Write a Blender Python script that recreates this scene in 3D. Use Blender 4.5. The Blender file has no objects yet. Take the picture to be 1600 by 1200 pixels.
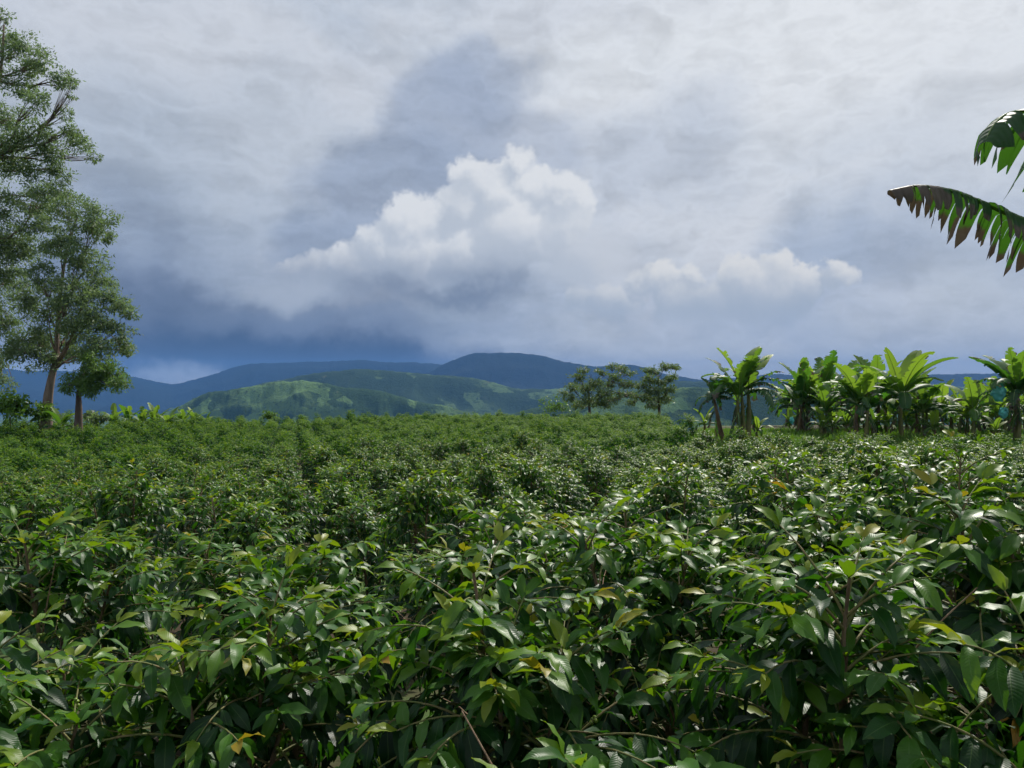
import bpy, math
import numpy as np
from mathutils import Vector, Matrix

# ------------------------------------------------------------------ camera, light, exposure
sc = bpy.context.scene
COL = sc.collection
R = math.radians
CAMZ = 2.1
F = 1202.0                                   # focal length in photo pixels (1600 wide)
cd = bpy.data.cameras.new('camera'); cam = bpy.data.objects.new('camera', cd); COL.objects.link(cam)
cam.location = (0, 0, CAMZ); cam.rotation_euler = (R(90), 0, 0)
cd.sensor_width = 36; cd.lens = 36 * F / 1600; cd.clip_start = 0.05; cd.clip_end = 60000
sc.camera = cam

SUN_EL, SUN_AZ = R(45), R(27)
SUN_DIR = Vector((math.sin(SUN_AZ) * math.cos(SUN_EL), math.cos(SUN_AZ) * math.cos(SUN_EL), math.sin(SUN_EL)))
sl = bpy.data.lights.new('sun', 'SUN'); sun = bpy.data.objects.new('sun', sl); COL.objects.link(sun)
sl.energy = 5.0; sl.angle = R(0.6); sl.color = (1.0, 0.95, 0.86)
sun.rotation_euler = SUN_DIR.to_track_quat('Z', 'Y').to_euler()
sc.view_settings.view_transform = 'Standard'; sc.view_settings.look = 'None'
sc.view_settings.exposure = 0.0; sc.view_settings.gamma = 1.0
sc.view_settings.use_curve_mapping = False
cy = sc.cycles
cy.max_bounces = 4; cy.diffuse_bounces = 2; cy.glossy_bounces = 1; cy.transmission_bounces = 3
cy.use_light_tree = False; cy.use_adaptive_sampling = True; cy.adaptive_threshold = 0.03
cy.volume_bounces = 0; cy.transparent_max_bounces = 4; cy.use_denoising = True
cy.caustics_reflective = False; cy.caustics_refractive = False
cy.sample_clamp_indirect = 4.0

def srgb(r, g, b):
    f = lambda c: (c / 255 / 12.92) if c / 255 <= 0.04045 else ((c / 255 + 0.055) / 1.055) ** 2.4
    return (f(r), f(g), f(b), 1.0)

# ------------------------------------------------------------------ small node helper
class NT:
    def __init__(s, tree): s.t = tree; s.n = tree.nodes; s.l = tree.links
    def new(s, typ, **kw):
        n = s.n.new(typ)
        for k, v in kw.items(): setattr(n, k, v)
        return n
    def put(s, sock, v):
        if isinstance(v, bpy.types.NodeSocket): s.l.new(v, sock)
        elif v is not None: sock.default_value = v
    def m(s, op, a, b=None, c=None, clamp=False):
        n = s.new('ShaderNodeMath', operation=op, use_clamp=clamp)
        for i, v in enumerate((a, b, c)): s.put(n.inputs[i], v)
        return n.outputs[0]
    def vm(s, op, a, b=None, c=None):
        n = s.new('ShaderNodeVectorMath', operation=op)
        s.put(n.inputs[0], a)
        if op == 'SCALE': s.put(n.inputs['Scale'], b)
        else:
            if b is not None: s.put(n.inputs[1], b)
            if c is not None: s.put(n.inputs[2], c)
        return n.outputs['Value'] if op in ('LENGTH', 'DISTANCE', 'DOT_PRODUCT') else n.outputs[0]
    def sstep(s, x, a, b, lo=0.0, hi=1.0, kind='SMOOTHSTEP'):
        n = s.new('ShaderNodeMapRange', interpolation_type=kind)
        s.put(n.inputs['Value'], x); s.put(n.inputs['From Min'], a); s.put(n.inputs['From Max'], b)
        s.put(n.inputs['To Min'], lo); s.put(n.inputs['To Max'], hi)
        return n.outputs[0]
    def mix(s, f, a, b, blend='MIX'):
        n = s.new('ShaderNodeMix', data_type='RGBA', blend_type=blend)
        s.put(n.inputs[0], f); s.put(n.inputs[6], a); s.put(n.inputs[7], b)
        return n.outputs[2]
    def noise(s, vec, scale, detail=4, rough=0.55, out='Fac', dist=0.0):
        n = s.new('ShaderNodeTexNoise')
        if vec is not None: s.l.new(vec, n.inputs['Vector'])
        n.inputs['Scale'].default_value = scale; n.inputs['Detail'].default_value = detail
        n.inputs['Roughness'].default_value = rough; n.inputs['Distortion'].default_value = dist
        return n.outputs[out]
    def xyz(s, v):
        n = s.new('ShaderNodeSeparateXYZ'); s.l.new(v, n.inputs[0]); return n.outputs
    def comb(s, x, y, z=0.0):
        n = s.new('ShaderNodeCombineXYZ')
        for i, v in enumerate((x, y, z)): s.put(n.inputs[i], v)
        return n.outputs[0]
    def ramp(s, fac, stops):
        n = s.new('ShaderNodeValToRGB'); e = n.color_ramp.elements
        while len(e) < len(stops): e.new(0.5)
        for i, (p, c) in enumerate(stops): e[i].position = p; e[i].color = c if len(c) == 4 else (*c, 1)
        s.l.new(fac, n.inputs[0]); return n.outputs[0]

# ------------------------------------------------------------------ sky: daylight sky behind several decks of cloud
def skyc(r, g, b):
    m_ = (r + g + b) / 3; k = 0.20
    return srgb(r + (m_ - r) * k, g + (m_ - g) * k + 1, b + (m_ - b) * k)
def px2dir(px, py):
    A = math.atan((px - 800) / F); return A, (600 - py) / F * math.cos(A)

world = bpy.data.worlds.new('World'); sc.world = world; world.use_nodes = True
w = NT(world.node_tree); w.n.clear()
tc = w.new('ShaderNodeTexCoord').outputs['Generated']
gx, gy, gz = w.xyz(tc)
hor = w.m('SQRT', w.m('ADD', w.m('MULTIPLY', gx, gx), w.m('MAXIMUM', w.m('MULTIPLY', gy, gy), 1e-6)))
AZ = w.m('ARCTAN2', gx, gy); EL = w.m('DIVIDE', gz, hor)
P0 = w.comb(AZ, EL, 0.0)
wn1 = w.noise(tc, 3.2, 3, 0.55, 'Color'); wn2 = w.noise(tc, 11.0, 4, 0.6, 'Color'); wn3 = w.noise(tc, 30.0, 4, 0.65, 'Color')
warp1 = w.vm('MULTIPLY', w.vm('SUBTRACT', wn1, (0.5, 0.5, 0.5)), (0.34, 0.26, 0.0))
warp2 = w.vm('MULTIPLY', w.vm('SUBTRACT', wn2, (0.5, 0.5, 0.5)), (0.09, 0.08, 0.0))
PS = w.vm('ADD', w.vm('ADD', P0, warp1), warp2)          # broad, ragged
PM = w.vm('ADD', P0, w.vm('ADD', w.vm('SCALE', warp1, 0.35), warp2))
strv = w.vm('MULTIPLY', tc, (1.0, 1.0, 2.6))
fb = w.noise(strv, 2.6, 6, 0.56, 'Fac', 0.35)
col = w.ramp(fb, [(0.30, skyc(164, 178, 202)), (0.46, skyc(186, 196, 213)), (0.56, skyc(202, 208, 221)), (0.72, skyc(218, 222, 230))])
nish = w.new('ShaderNodeTexSky', sky_type='NISHITA'); nish.sun_disc = False
nish.sun_elevation = SUN_EL; nish.sun_rotation = SUN_AZ
blue = w.vm('SCALE', nish.outputs[0], 0.10)
gap = w.sstep(w.xyz(wn1)[2], 0.58, 0.80, 0.0, 0.30)
col = w.mix(gap, col, blue)

def blob(col, P, px, py, rx, ry, c, strength, inner=0.15):
    a, e = px2dir(px, py)
    d = w.vm('LENGTH', w.vm('MULTIPLY', w.vm('SUBTRACT', P, (a, e, 0)), (F / rx, F / ry, 0)))
    return w.mix(w.sstep(d, inner, 1.0, strength, 0.0), col, skyc(*c))

S = [  # broad decks (px, py, rx, ry, colour, strength)
    (1350, 60, 820, 360, (224, 227, 233), 0.85), (900, 30, 330, 150, (205, 210, 222), 0.7),
    (230, 60, 460, 170, (197, 203, 216), 0.8),
    (250, 300, 430, 280, (170, 183, 203), 0.80), (440, 210, 200, 150, (190, 198, 212), 0.65),
    (330, 440, 380, 150, (140, 156, 183), 0.8), (200, 490, 260, 120, (120, 138, 170), 0.7),
    (1050, 545, 900, 90, (188, 196, 208), 0.8),
    (430, 530, 520, 95, (96, 114, 148), 0.9), (450, 548, 430, 58, (66, 84, 120), 0.95), (440, 562, 300, 30, (56, 74, 110), 0.9),
    (690, 535, 210, 40, (110, 128, 162), 0.75),
    (1250, 545, 480, 80, (208, 211, 215), 0.8), (1500, 500, 280, 90, (190, 198, 210), 0.7),
    (1310, 410, 190, 90, (162, 177, 203), 0.8), (1010, 270, 220, 110, (182, 192, 211), 0.7),
    (1120, 350, 200, 75, (212, 215, 223), 0.65), (1060, 110, 180, 90, (220, 224, 231), 0.6), (960, 420, 130, 70, (205, 209, 219), 0.7),
    (1450, 250, 260, 110, (205, 211, 222), 0.5),
]
for b in S: col = blob(col, PS, *b)
T = [  # the grey tower behind the cumulus, its light rim first
    (590, 140, 120, 90, (203, 208, 220), 0.7, 0.3), (760, 140, 105, 95, (163, 176, 201), 0.85, 0.55), (705, 200, 130, 130, (157, 171, 198), 0.85, 0.6),
    (610, 290, 165, 110, (152, 167, 195), 0.85, 0.55), (840, 240, 90, 90, (172, 183, 205), 0.75, 0.5), (520, 390, 95, 70, (147, 163, 192), 0.8, 0.45),
    (275, 586, 100, 24, (172, 184, 204), 0.9, 0.2), (690, 566, 60, 12, (165, 178, 202), 0.8, 0.2),
]
T += [(430, 510, 380, 92, (98, 113, 140), 0.9, 0.25), (460, 548, 360, 50, (62, 78, 106), 0.94, 0.3), (460, 440, 150, 50, (160, 173, 194), 0.6, 0.2)]
for b in T: col = blob(col, PM, *b)
# curdled texture over all the cloud decks
bil = w.m('ABSOLUTE', w.m('SUBTRACT', w.noise(w.vm('ADD', strv, w.vm('SCALE', wn2, 0.12)), 6.5, 6, 0.60), 0.5))
tex = w.sstep(bil, 0.0, 0.17, 1.085, 0.875, 'LINEAR')
col = w.vm('SCALE', col, tex)

# cumulus heaps: a height field of overlapping puffs, lit from the sun's side by its own slope
def cumulus_group(name, puffs):
    g = bpy.data.node_groups.new(name, 'ShaderNodeTree')
    g.interface.new_socket('P', in_out='INPUT', socket_type='NodeSocketVector')
    g.interface.new_socket('H', in_out='OUTPUT', socket_type='NodeSocketFloat')
    t = NT(g); gi = t.new('NodeGroupInput'); go = t.new('NodeGroupOutput'); P = gi.outputs[0]
    h = None
    for px, py, r in puffs:
        a, e = px2dir(px, py); rr = r / F
        q = t.vm('DISTANCE', P, (a, e, 0))
        v = t.m('MULTIPLY_ADD', t.m('MULTIPLY', q, q), -1 / rr, rr)
        h = v if h is None else t.m('SMOOTH_MAX', h, v, 0.012)
    t.l.new(h, go.inputs[0]); return g

def add_cumulus(col, name, puffs, base_y, lit, shade, dark, edge=0.010, opac=0.95, step=0.02):
    g = cumulus_group(name, puffs)
    det = w.vm('MULTIPLY', w.vm('SUBTRACT', wn2, (0.5, 0.5, 0.5)), (0.075, 0.075, 0))
    det2 = w.vm('MULTIPLY', w.vm('SUBTRACT', wn3, (0.5, 0.5, 0.5)), (0.042, 0.042, 0))
    P = w.vm('ADD', P0, w.vm('ADD', det, det2))
    def ev(vec):
        n = w.new('ShaderNodeGroup'); n.node_tree = g; w.l.new(vec, n.inputs[0]); return n.outputs[0]
    h = ev(P); h2 = ev(w.vm('ADD', P, (step * 0.45, step, 0)))
    lam = w.sstep(w.m('ADD', w.m('SUBTRACT', h, h2), w.m('MULTIPLY', w.m('SUBTRACT', w.xyz(wn3)[2], 0.5), 0.030)), -0.012, 0.030)
    alt = w.sstep(w.m('ADD', EL, w.m('MULTIPLY', w.m('SUBTRACT', w.xyz(wn2)[2], 0.5), 0.07)),
                  (600 - base_y - 8) / F, (600 - base_y + 75) / F)
    c = w.mix(lam, skyc(*shade), skyc(*lit))
    c = w.mix(w.m('SUBTRACT', 1.0, alt), c, skyc(*dark))
    soft = w.sstep(w.m('ADD', EL, w.m('MULTIPLY', w.m('SUBTRACT', w.xyz(wn1)[1], 0.5), 0.06)), (600 - base_y - 26) / F, (600 - base_y + 30) / F)
    op = w.m('MULTIPLY', w.m('MULTIPLY', w.sstep(h, -0.004, edge), opac), soft)
    return w.mix(op, col, c)

col = add_cumulus(col, 'far_heap', [(1040, 432, 34), (1075, 425, 22), (1010, 440, 24), (1110, 470, 40), (1160, 450, 45), (1210, 428, 34), (1250, 450, 36), (1200, 470, 60),
    (1310, 435, 30), (1060, 470, 45), (960, 475, 40), (910, 478, 30)], 500, (230, 229, 229), (182, 192, 208), (172, 185, 204), 0.014, 0.95, 0.014)
col = add_cumulus(col, 'near_heap', [(812, 250, 28), (785, 262, 24), (735, 284, 38), (770, 308, 58), (840, 292, 38), (880, 318, 44), (720, 322, 46), (870, 350, 50), (800, 360, 75),
    (640, 352, 52), (672, 340, 38), (588, 366, 26), (600, 385, 44), (568, 396, 24), (660, 400, 66), (730, 400, 66), (530, 416, 40), (490, 426, 36), (455, 430, 30), (560, 430, 50), (640, 436, 50), (720, 440, 50), (785, 412, 46), (835, 385, 48)],
    448, (228, 230, 235), (190, 199, 214), (150, 163, 186), 0.018, 0.95, 0.022)
for b in [(700, 455, 215, 36, (104, 121, 150), 0.8, 0.0), (830, 372, 60, 26, (214, 218, 227), 0.5), (935, 405, 95, 62, (204, 209, 219), 0.75), (885, 432, 80, 46, (188, 197, 212), 0.85), (600, 490, 330, 26, (128, 146, 176), 0.5), (470, 440, 90, 36, (180, 190, 207), 0.6)]:
    col = blob(col, PM, *b)
bg = w.new('ShaderNodeBackground'); w.l.new(col, bg.inputs[0]); bg.inputs[1].default_value = 1.0
wo = w.new('ShaderNodeOutputWorld'); w.l.new(bg.outputs[0], wo.inputs[0])
world.cycles.sampling_method = 'NONE'

# ------------------------------------------------------------------ tags, meshes
def tag(o, label=None, cat=None, group=None, kind=None):
    if label: o['label'] = label
    if cat: o['category'] = cat
    if group: o['group'] = group
    if kind: o['kind'] = kind
    return o

def empty(name, loc=(0, 0, 0), rz=0.0, scale=1.0):
    o = bpy.data.objects.new(name, None); COL.objects.link(o)
    o.location = loc; o.rotation_euler = (0, 0, rz)
    o.scale = scale if isinstance(scale, tuple) else (scale,) * 3
    o.empty_display_size = 0.1
    return o

def npmesh(name, V, Fq, uv=None, attrs=None, mats=(), smooth=True, midx=None):
    """V (n,3), Fq (k,3|4) int; uv per vertex (n,2); attrs {name: (n,) floats}"""
    me = bpy.data.meshes.new(name)
    V = np.ascontiguousarray(V, dtype=np.float32); Fq = np.ascontiguousarray(Fq, dtype=np.int32)
    k, c = Fq.shape
    me.vertices.add(len(V)); me.vertices.foreach_set('co', V.ravel())
    me.loops.add(k * c); me.loops.foreach_set('vertex_index', Fq.ravel())
    me.polygons.add(k)
    me.polygons.foreach_set('loop_start', np.arange(0, k * c, c, dtype=np.int32))
    if smooth: me.polygons.foreach_set('use_smooth', np.ones(k, dtype=bool))
    if midx is not None: me.polygons.foreach_set('material_index', np.asarray(midx, dtype=np.int32))
    me.update(calc_edges=True)
    if uv is not None:
        l = me.uv_layers.new(name='UVMap')
        l.data.foreach_set('uv', np.ascontiguousarray(uv[Fq.ravel()], dtype=np.float32).ravel())
    for an, av in (attrs or {}).items():
        a = me.attributes.new(an, 'FLOAT', 'POINT'); a.data.foreach_set('value', np.ascontiguousarray(av, dtype=np.float32))
    for m_ in mats: me.materials.append(m_)
    return me

def link(name, me, parent=None, loc=None):
    o = bpy.data.objects.new(name, me); COL.objects.link(o)
    if parent is not None: o.parent = parent
    if loc is not None: o.location = loc
    return o

def copy_tree(src, parent=None):
    c = src.copy(); COL.objects.link(c); c.parent = parent
    for ch in src.children: copy_tree(ch, c)
    return c

def tube(pts, rad, sides=6):
    """tapered tube along pts -> V, F(quads)"""
    pts = np.asarray(pts, float); n = len(pts); rad = np.broadcast_to(np.asarray(rad, float), (n,))
    tg = np.gradient(pts, axis=0); tg /= np.linalg.norm(tg, axis=1, keepdims=True) + 1e-9
    ref = np.where(np.abs(tg[:, 2:3]) > 0.92, np.array([[1., 0, 0]]), np.array([[0., 0, 1]]))
    a = np.cross(tg, ref); a /= np.linalg.norm(a, axis=1, keepdims=True) + 1e-9
    b = np.cross(tg, a)
    th = np.linspace(0, 2 * np.pi, sides, endpoint=False)
    V = pts[:, None, :] + rad[:, None, None] * (np.cos(th)[None, :, None] * a[:, None, :] + np.sin(th)[None, :, None] * b[:, None, :])
    i = np.arange(n - 1)[:, None]; j = np.arange(sides)[None, :]; j2 = (j + 1) % sides
    Fq = np.stack([i * sides + j, i * sides + j2, (i + 1) * sides + j2, (i + 1) * sides + j], -1).reshape(-1, 4)
    return V.reshape(-1, 3), Fq

def bez(a, b, c, n=9):
    t = np.linspace(0, 1, n)[:, None]; return (1 - t) ** 2 * a + 2 * (1 - t) * t * b + t * t * c

def merge(parts):
    Vs, Fs, o = [], [], 0
    for V, Fq in parts: Vs.append(V); Fs.append(Fq + o); o += len(V)
    return np.concatenate(Vs), np.concatenate(Fs)

def c3(a, b): return np.array([a[1] * b[2] - a[2] * b[1], a[2] * b[0] - a[0] * b[2], a[0] * b[1] - a[1] * b[0]])
def nz3(a): return a / (math.sqrt(a[0] * a[0] + a[1] * a[1] + a[2] * a[2]) + 1e-9)
# value noise
def _h(ix, iy, s):
    n = (ix.astype(np.int64) * 374761393 + iy.astype(np.int64) * 668265263 + s * 2147483647) & 0xffffffff
    n = ((n ^ (n >> 13)) * 1274126177) & 0xffffffff
    return ((n ^ (n >> 16)) & 0xffff) / 65535.0
def vnoise(x, y, s=0):
    ix, iy = np.floor(x), np.floor(y); fx, fy = x - ix, y - iy
    fx = fx * fx * (3 - 2 * fx); fy = fy * fy * (3 - 2 * fy)
    a = _h(ix, iy, s); b = _h(ix + 1, iy, s); c = _h(ix, iy + 1, s); d = _h(ix + 1, iy + 1, s)
    return a + (b - a) * fx + (c - a) * fy + (a - b - c + d) * fx * fy
def fbm(x, y, o=5, s=0, ridged=False):
    t = 0; amp = 0.5; f = 1.0
    for k in range(o):
        v = vnoise(x * f + 17.3 * k, y * f - 9.1 * k, s + k)
        if ridged: v = 1 - np.abs(2 * v - 1)
        t = t + amp * v; amp *= 0.5; f *= 2.03
    return t

# ------------------------------------------------------------------ materials
def new_mat(name):
    m_ = bpy.data.materials.new(name); m_.use_nodes = True
    t = NT(m_.node_tree); t.n.clear()
    return m_, t, t.new('ShaderNodeOutputMaterial')

def attr(t, name):
    n = t.new('ShaderNodeAttribute', attribute_name=name); return n.outputs['Fac']

def principled(t, color, rough, spec=0.5, normal=None):
    p = t.new('ShaderNodeBsdfPrincipled')
    t.put(p.inputs['Base Color'], color); t.put(p.inputs['Roughness'], rough)
    p.inputs['Specular IOR Level'].default_value = spec
    if normal is not None: t.l.new(normal, p.inputs['Normal'])
    return p.outputs[0]

def bump(t, h, strength, dist=0.01):
    b = t.new('ShaderNodeBump'); b.inputs['Strength'].default_value = strength; b.inputs['Distance'].default_value = dist
    t.l.new(h, b.inputs['Height']); return b.outputs[0]

def leafy(t, out, base, trans, rough, spec, tfac, normal=None):
    p = principled(t, base, rough, spec, normal)
    tr = t.new('ShaderNodeBsdfTranslucent'); t.put(tr.inputs[0], trans)
    if normal is not None: t.l.new(normal, tr.inputs['Normal'])
    mx = t.new('ShaderNodeMixShader'); t.put(mx.inputs[0], tfac)
    t.l.new(p, mx.inputs[1]); t.l.new(tr.outputs[0], mx.inputs[2]); t.l.new(mx.outputs[0], out.inputs[0])

def mat_coffee_leaf(name='coffee_leaf', rough0=0.29, spec=0.27):
    m_, t, out = new_mat(name)
    age = attr(t, 'age'); rnd = attr(t, 'rnd')
    oi = t.new('ShaderNodeObjectInfo').outputs['Random']
    uv = t.new('ShaderNodeUVMap').outputs[0]; u, v, _ = t.xyz(uv)     # u along the blade, v -1..1 across
    av = t.m('ABSOLUTE', v)
    vein = t.m('SINE', t.m('MULTIPLY', t.m('SUBTRACT', u, t.m('MULTIPLY', av, 0.13)), t.m('MULTIPLY_ADD', rnd, 14.0, 48.0)))
    veinh = t.m('ABSOLUTE', vein)
    rib = t.sstep(av, 0.0, 0.07)
    h = t.m('ADD', t.m('MULTIPLY', veinh, 0.6), t.m('MULTIPLY', rib, 0.7))
    pos = t.new('ShaderNodeNewGeometry').outputs['Position']
    rough_n = t.noise(pos, 23.0, 1)
    nrm = bump(t, t.m('ADD', h, t.m('MULTIPLY', rough_n, 0.8)), 0.13, 0.004)
    r2 = t.m('FRACT', t.m('ADD', rnd, oi))
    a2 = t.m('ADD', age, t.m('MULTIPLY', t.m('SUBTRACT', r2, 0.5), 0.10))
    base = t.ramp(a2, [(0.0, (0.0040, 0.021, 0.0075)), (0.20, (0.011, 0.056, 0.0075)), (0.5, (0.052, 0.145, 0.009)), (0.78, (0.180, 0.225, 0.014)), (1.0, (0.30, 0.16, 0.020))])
    base = t.mix(t.m('MULTIPLY', t.m('SUBTRACT', 1.0, rib), 0.6), base, (0.10, 0.19, 0.05, 1))
    base = t.mix(t.sstep(rough_n, 0.66, 0.80, 0.0, 0.35), base, (0.10, 0.11, 0.02, 1))
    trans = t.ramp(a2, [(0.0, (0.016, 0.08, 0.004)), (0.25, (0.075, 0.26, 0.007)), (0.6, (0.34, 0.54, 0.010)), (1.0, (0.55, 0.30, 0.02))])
    rough = t.m('MULTIPLY_ADD', rough_n, 0.24, rough0)
    leafy(t, out, base, trans, rough, spec, 0.28, nrm)
    return m_

def mat_bark(name, c1, c2, scale=6.0, rough=0.85):
    m_, t, out = new_mat(name)
    co = t.new('ShaderNodeTexCoord').outputs['Object']
    n = t.noise(t.vm('MULTIPLY', co, (1, 1, 0.3)), scale, 6, 0.65)
    base = t.mix(t.sstep(n, 0.3, 0.7), (*c1, 1), (*c2, 1))
    t.l.new(principled(t, base, rough, 0.25, bump(t, n, 0.6, 0.02)), out.inputs[0]); return m_

def mat_tree_leaf(name, c1, c2, tr, rough=0.5, tf=0.28):
    m_, t, out = new_mat(name)
    rnd = attr(t, 'rnd')
    base = t.mix(rnd, (*c1, 1), (*c2, 1))
    leafy(t, out, base, (*tr, 1), rough, 0.4, tf)
    return m_

def mat_banana_leaf():
    m_, t, out = new_mat('banana_leaf')
    dry = attr(t, 'dry'); age = attr(t, 'age')
    oi = t.new('ShaderNodeObjectInfo').outputs['Random']
    uv = t.new('ShaderNodeUVMap').outputs[0]; u, v, _ = t.xyz(uv)
    pos = t.new('ShaderNodeNewGeometry').outputs['Position']
    lines = t.m('SINE', t.m('MULTIPLY', u, 330.0))
    nrm = bump(t, t.m('ADD', t.m('MULTIPLY', lines, 0.4), t.noise(pos, 18.0, 3)), 0.3, 0.01)
    a = t.m('ADD', age, t.m('MULTIPLY', t.m('SUBTRACT', oi, 0.5), 0.3))
    base = t.ramp(a, [(0.0, (0.013, 0.042, 0.018)), (0.5, (0.025, 0.078, 0.019)), (0.85, (0.060, 0.150, 0.022)), (1.0, (0.16, 0.23, 0.03))])
    trans = t.ramp(a, [(0.0, (0.04, 0.14, 0.015)), (0.5, (0.10, 0.30, 0.018)), (1.0, (0.36, 0.58, 0.04))])
    d = t.sstep(t.m('ADD', dry, t.m('MULTIPLY', t.m('SUBTRACT', t.noise(pos, 9.0, 4), 0.5), 0.5)), 0.42, 0.62)
    brown = t.mix(t.noise(pos, 14.0, 4), (0.052, 0.040, 0.032, 1), (0.18, 0.140, 0.105, 1))
    base = t.mix(d, base, brown); trans = t.mix(d, trans, (0.085, 0.062, 0.042, 1))
    leafy(t, out, base, trans, 0.5, 0.42, 0.33, nrm)
    return m_

def mat_simple(name, c, rough, spec=0.5, tr=None, tf=0.3):
    m_, t, out = new_mat(name)
    co = t.new('ShaderNodeTexCoord').outputs['Object']; n = t.noise(co, 7.0, 5)
    base = t.mix(n, (*[x * 0.7 for x in c], 1), (*[min(1, x * 1.25) for x in c], 1))
    if tr: leafy(t, out, base, (*tr, 1), rough, spec, tf)
    else: t.l.new(principled(t, base, rough, spec, bump(t, n, 0.3, 0.02)), out.inputs[0])
    return m_

def mat_ground():
    m_, t, out = new_mat('ground_soil')
    pos = t.new('ShaderNodeNewGeometry').outputs['Position']
    n1 = t.noise(pos, 0.35, 6, 0.6); n2 = t.noise(pos, 7.0, 6, 0.65); n3 = t.noise(pos, 0.004, 5, 0.6)
    soil = t.mix(n2, (0.026, 0.018, 0.011, 1), (0.070, 0.048, 0.028, 1))
    green = t.mix(n2, (0.035, 0.075, 0.018, 1), (0.09, 0.16, 0.035, 1))
    c = t.mix(t.sstep(n1, 0.42, 0.6), soil, green)
    far = t.mix(t.sstep(n3, 0.4, 0.6), (0.03, 0.06, 0.02, 1), (0.08, 0.13, 0.035, 1))
    dist = t.vm('LENGTH', pos)
    c = t.mix(t.sstep(dist, 100, 220), c, far)
    t.l.new(principled(t, c, 0.95, 0.2, bump(t, n2, 0.7, 0.04)), out.inputs[0]); return m_

def mat_hills(name, forest, pasture, thresh, scale):
    m_, t, out = new_mat(name)
    pos = t.new('ShaderNodeNewGeometry').outputs['Position']
    n1 = t.noise(pos, scale, 6, 0.62, 'Fac', 0.6); n2 = t.noise(pos, scale * 9, 6, 0.65); n3 = t.noise(pos, scale * 40, 4, 0.7)
    vor = t.new('ShaderNodeTexVoronoi', feature='F1'); vor.inputs['Scale'].default_value = scale * 5
    t.l.new(t.vm('ADD', pos, t.vm('SCALE', t.noise(pos, scale * 6, 3, 0.5, 'Color'), 0.12 / scale)), vor.inputs['Vector'])
    fld = t.xyz(vor.outputs['Color'])[0]
    k = t.m('ADD', t.m('ADD', t.m('MULTIPLY', n1, 0.75), t.m('MULTIPLY', fld, 0.16)), t.m('MULTIPLY', t.m('SUBTRACT', n2, 0.5), 0.40))
    f = t.sstep(k, thresh - 0.035, thresh + 0.045)
    fcol = t.mix(n3, (*[x * 0.45 for x in forest], 1), (*[x * 1.5 for x in forest], 1))
    pcol = t.mix(fld, (*[x * 0.65 for x in pasture], 1), (*[x * 1.25 for x in pasture], 1))
    pcol = t.mix(t.sstep(t.m('ADD', n3, t.m('MULTIPLY', n2, 0.6)), 0.86, 0.98), pcol, (*forest, 1))
    pcol = t.mix(t.sstep(n2, 0.64, 0.7, 0, 0.35), pcol, (0.19, 0.14, 0.085, 1))
    t.l.new(principled(t, t.mix(f, fcol, pcol), 1.0, 0.05, bump(t, t.m('ADD', n3, n2), 0.9, 0.16 / scale / 10)), out.inputs[0]); return m_

M_CLEAF = mat_coffee_leaf()
M_CLEAF_FAR = mat_coffee_leaf('coffee_leaf_coarse', 0.46, 0.22)
M_CSTEM = mat_bark('coffee_bark', (0.10, 0.065, 0.038), (0.24, 0.17, 0.105), 30)
M_CTWIG = mat_bark('coffee_twig', (0.10, 0.14, 0.03), (0.20, 0.15, 0.07), 16, 0.6)
M_BLEAF = mat_banana_leaf()
M_BRIB = mat_simple('banana_midrib', (0.17, 0.26, 0.07), 0.45, 0.5, (0.2, 0.35, 0.05), 0.15)
M_BSTEM = mat_bark('banana_stem', (0.055, 0.040, 0.022), (0.21, 0.15, 0.085), 4.5, 0.7)
M_BSTEMG = mat_bark('banana_stem_green', (0.08, 0.10, 0.03), (0.20, 0.17, 0.07), 4.0, 0.6)
M_BARK = mat_bark('tree_bark', (0.13, 0.095, 0.075), (0.30, 0.225, 0.18), 1.4)
M_BARKD = mat_bark('dark_bark', (0.06, 0.045, 0.035), (0.16, 0.12, 0.09), 1.4)
M_TREE = mat_tree_leaf('tall_tree_leaf', (0.062, 0.106, 0.058), (0.145, 0.20, 0.10), (0.25, 0.38, 0.11), 0.55, 0.36)
M_TREEB = mat_tree_leaf('light_tree_leaf', (0.040, 0.090, 0.025), (0.10, 0.18, 0.042), (0.20, 0.36, 0.05), 0.5, 0.36)
M_TREEM = mat_tree_leaf('feathery_tree_leaf', (0.042, 0.078, 0.034), (0.105, 0.150, 0.055), (0.19, 0.30, 0.06), 0.5, 0.36)
M_SHRUB = mat_tree_leaf('shrub_leaf', (0.035, 0.10, 0.018), (0.10, 0.20, 0.030), (0.20, 0.38, 0.03))
M_GRASS = mat_tree_leaf('grass_blade', (0.05, 0.13, 0.02), (0.13, 0.24, 0.035), (0.2, 0.4, 0.03))
M_BAG = mat_simple('bag_plastic', (0.16, 0.58, 0.55), 0.35, 0.5, (0.08, 0.5, 0.48), 0.4)
M_BERRY = mat_simple('coffee_berry', (0.17, 0.25, 0.03), 0.3)

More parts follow.
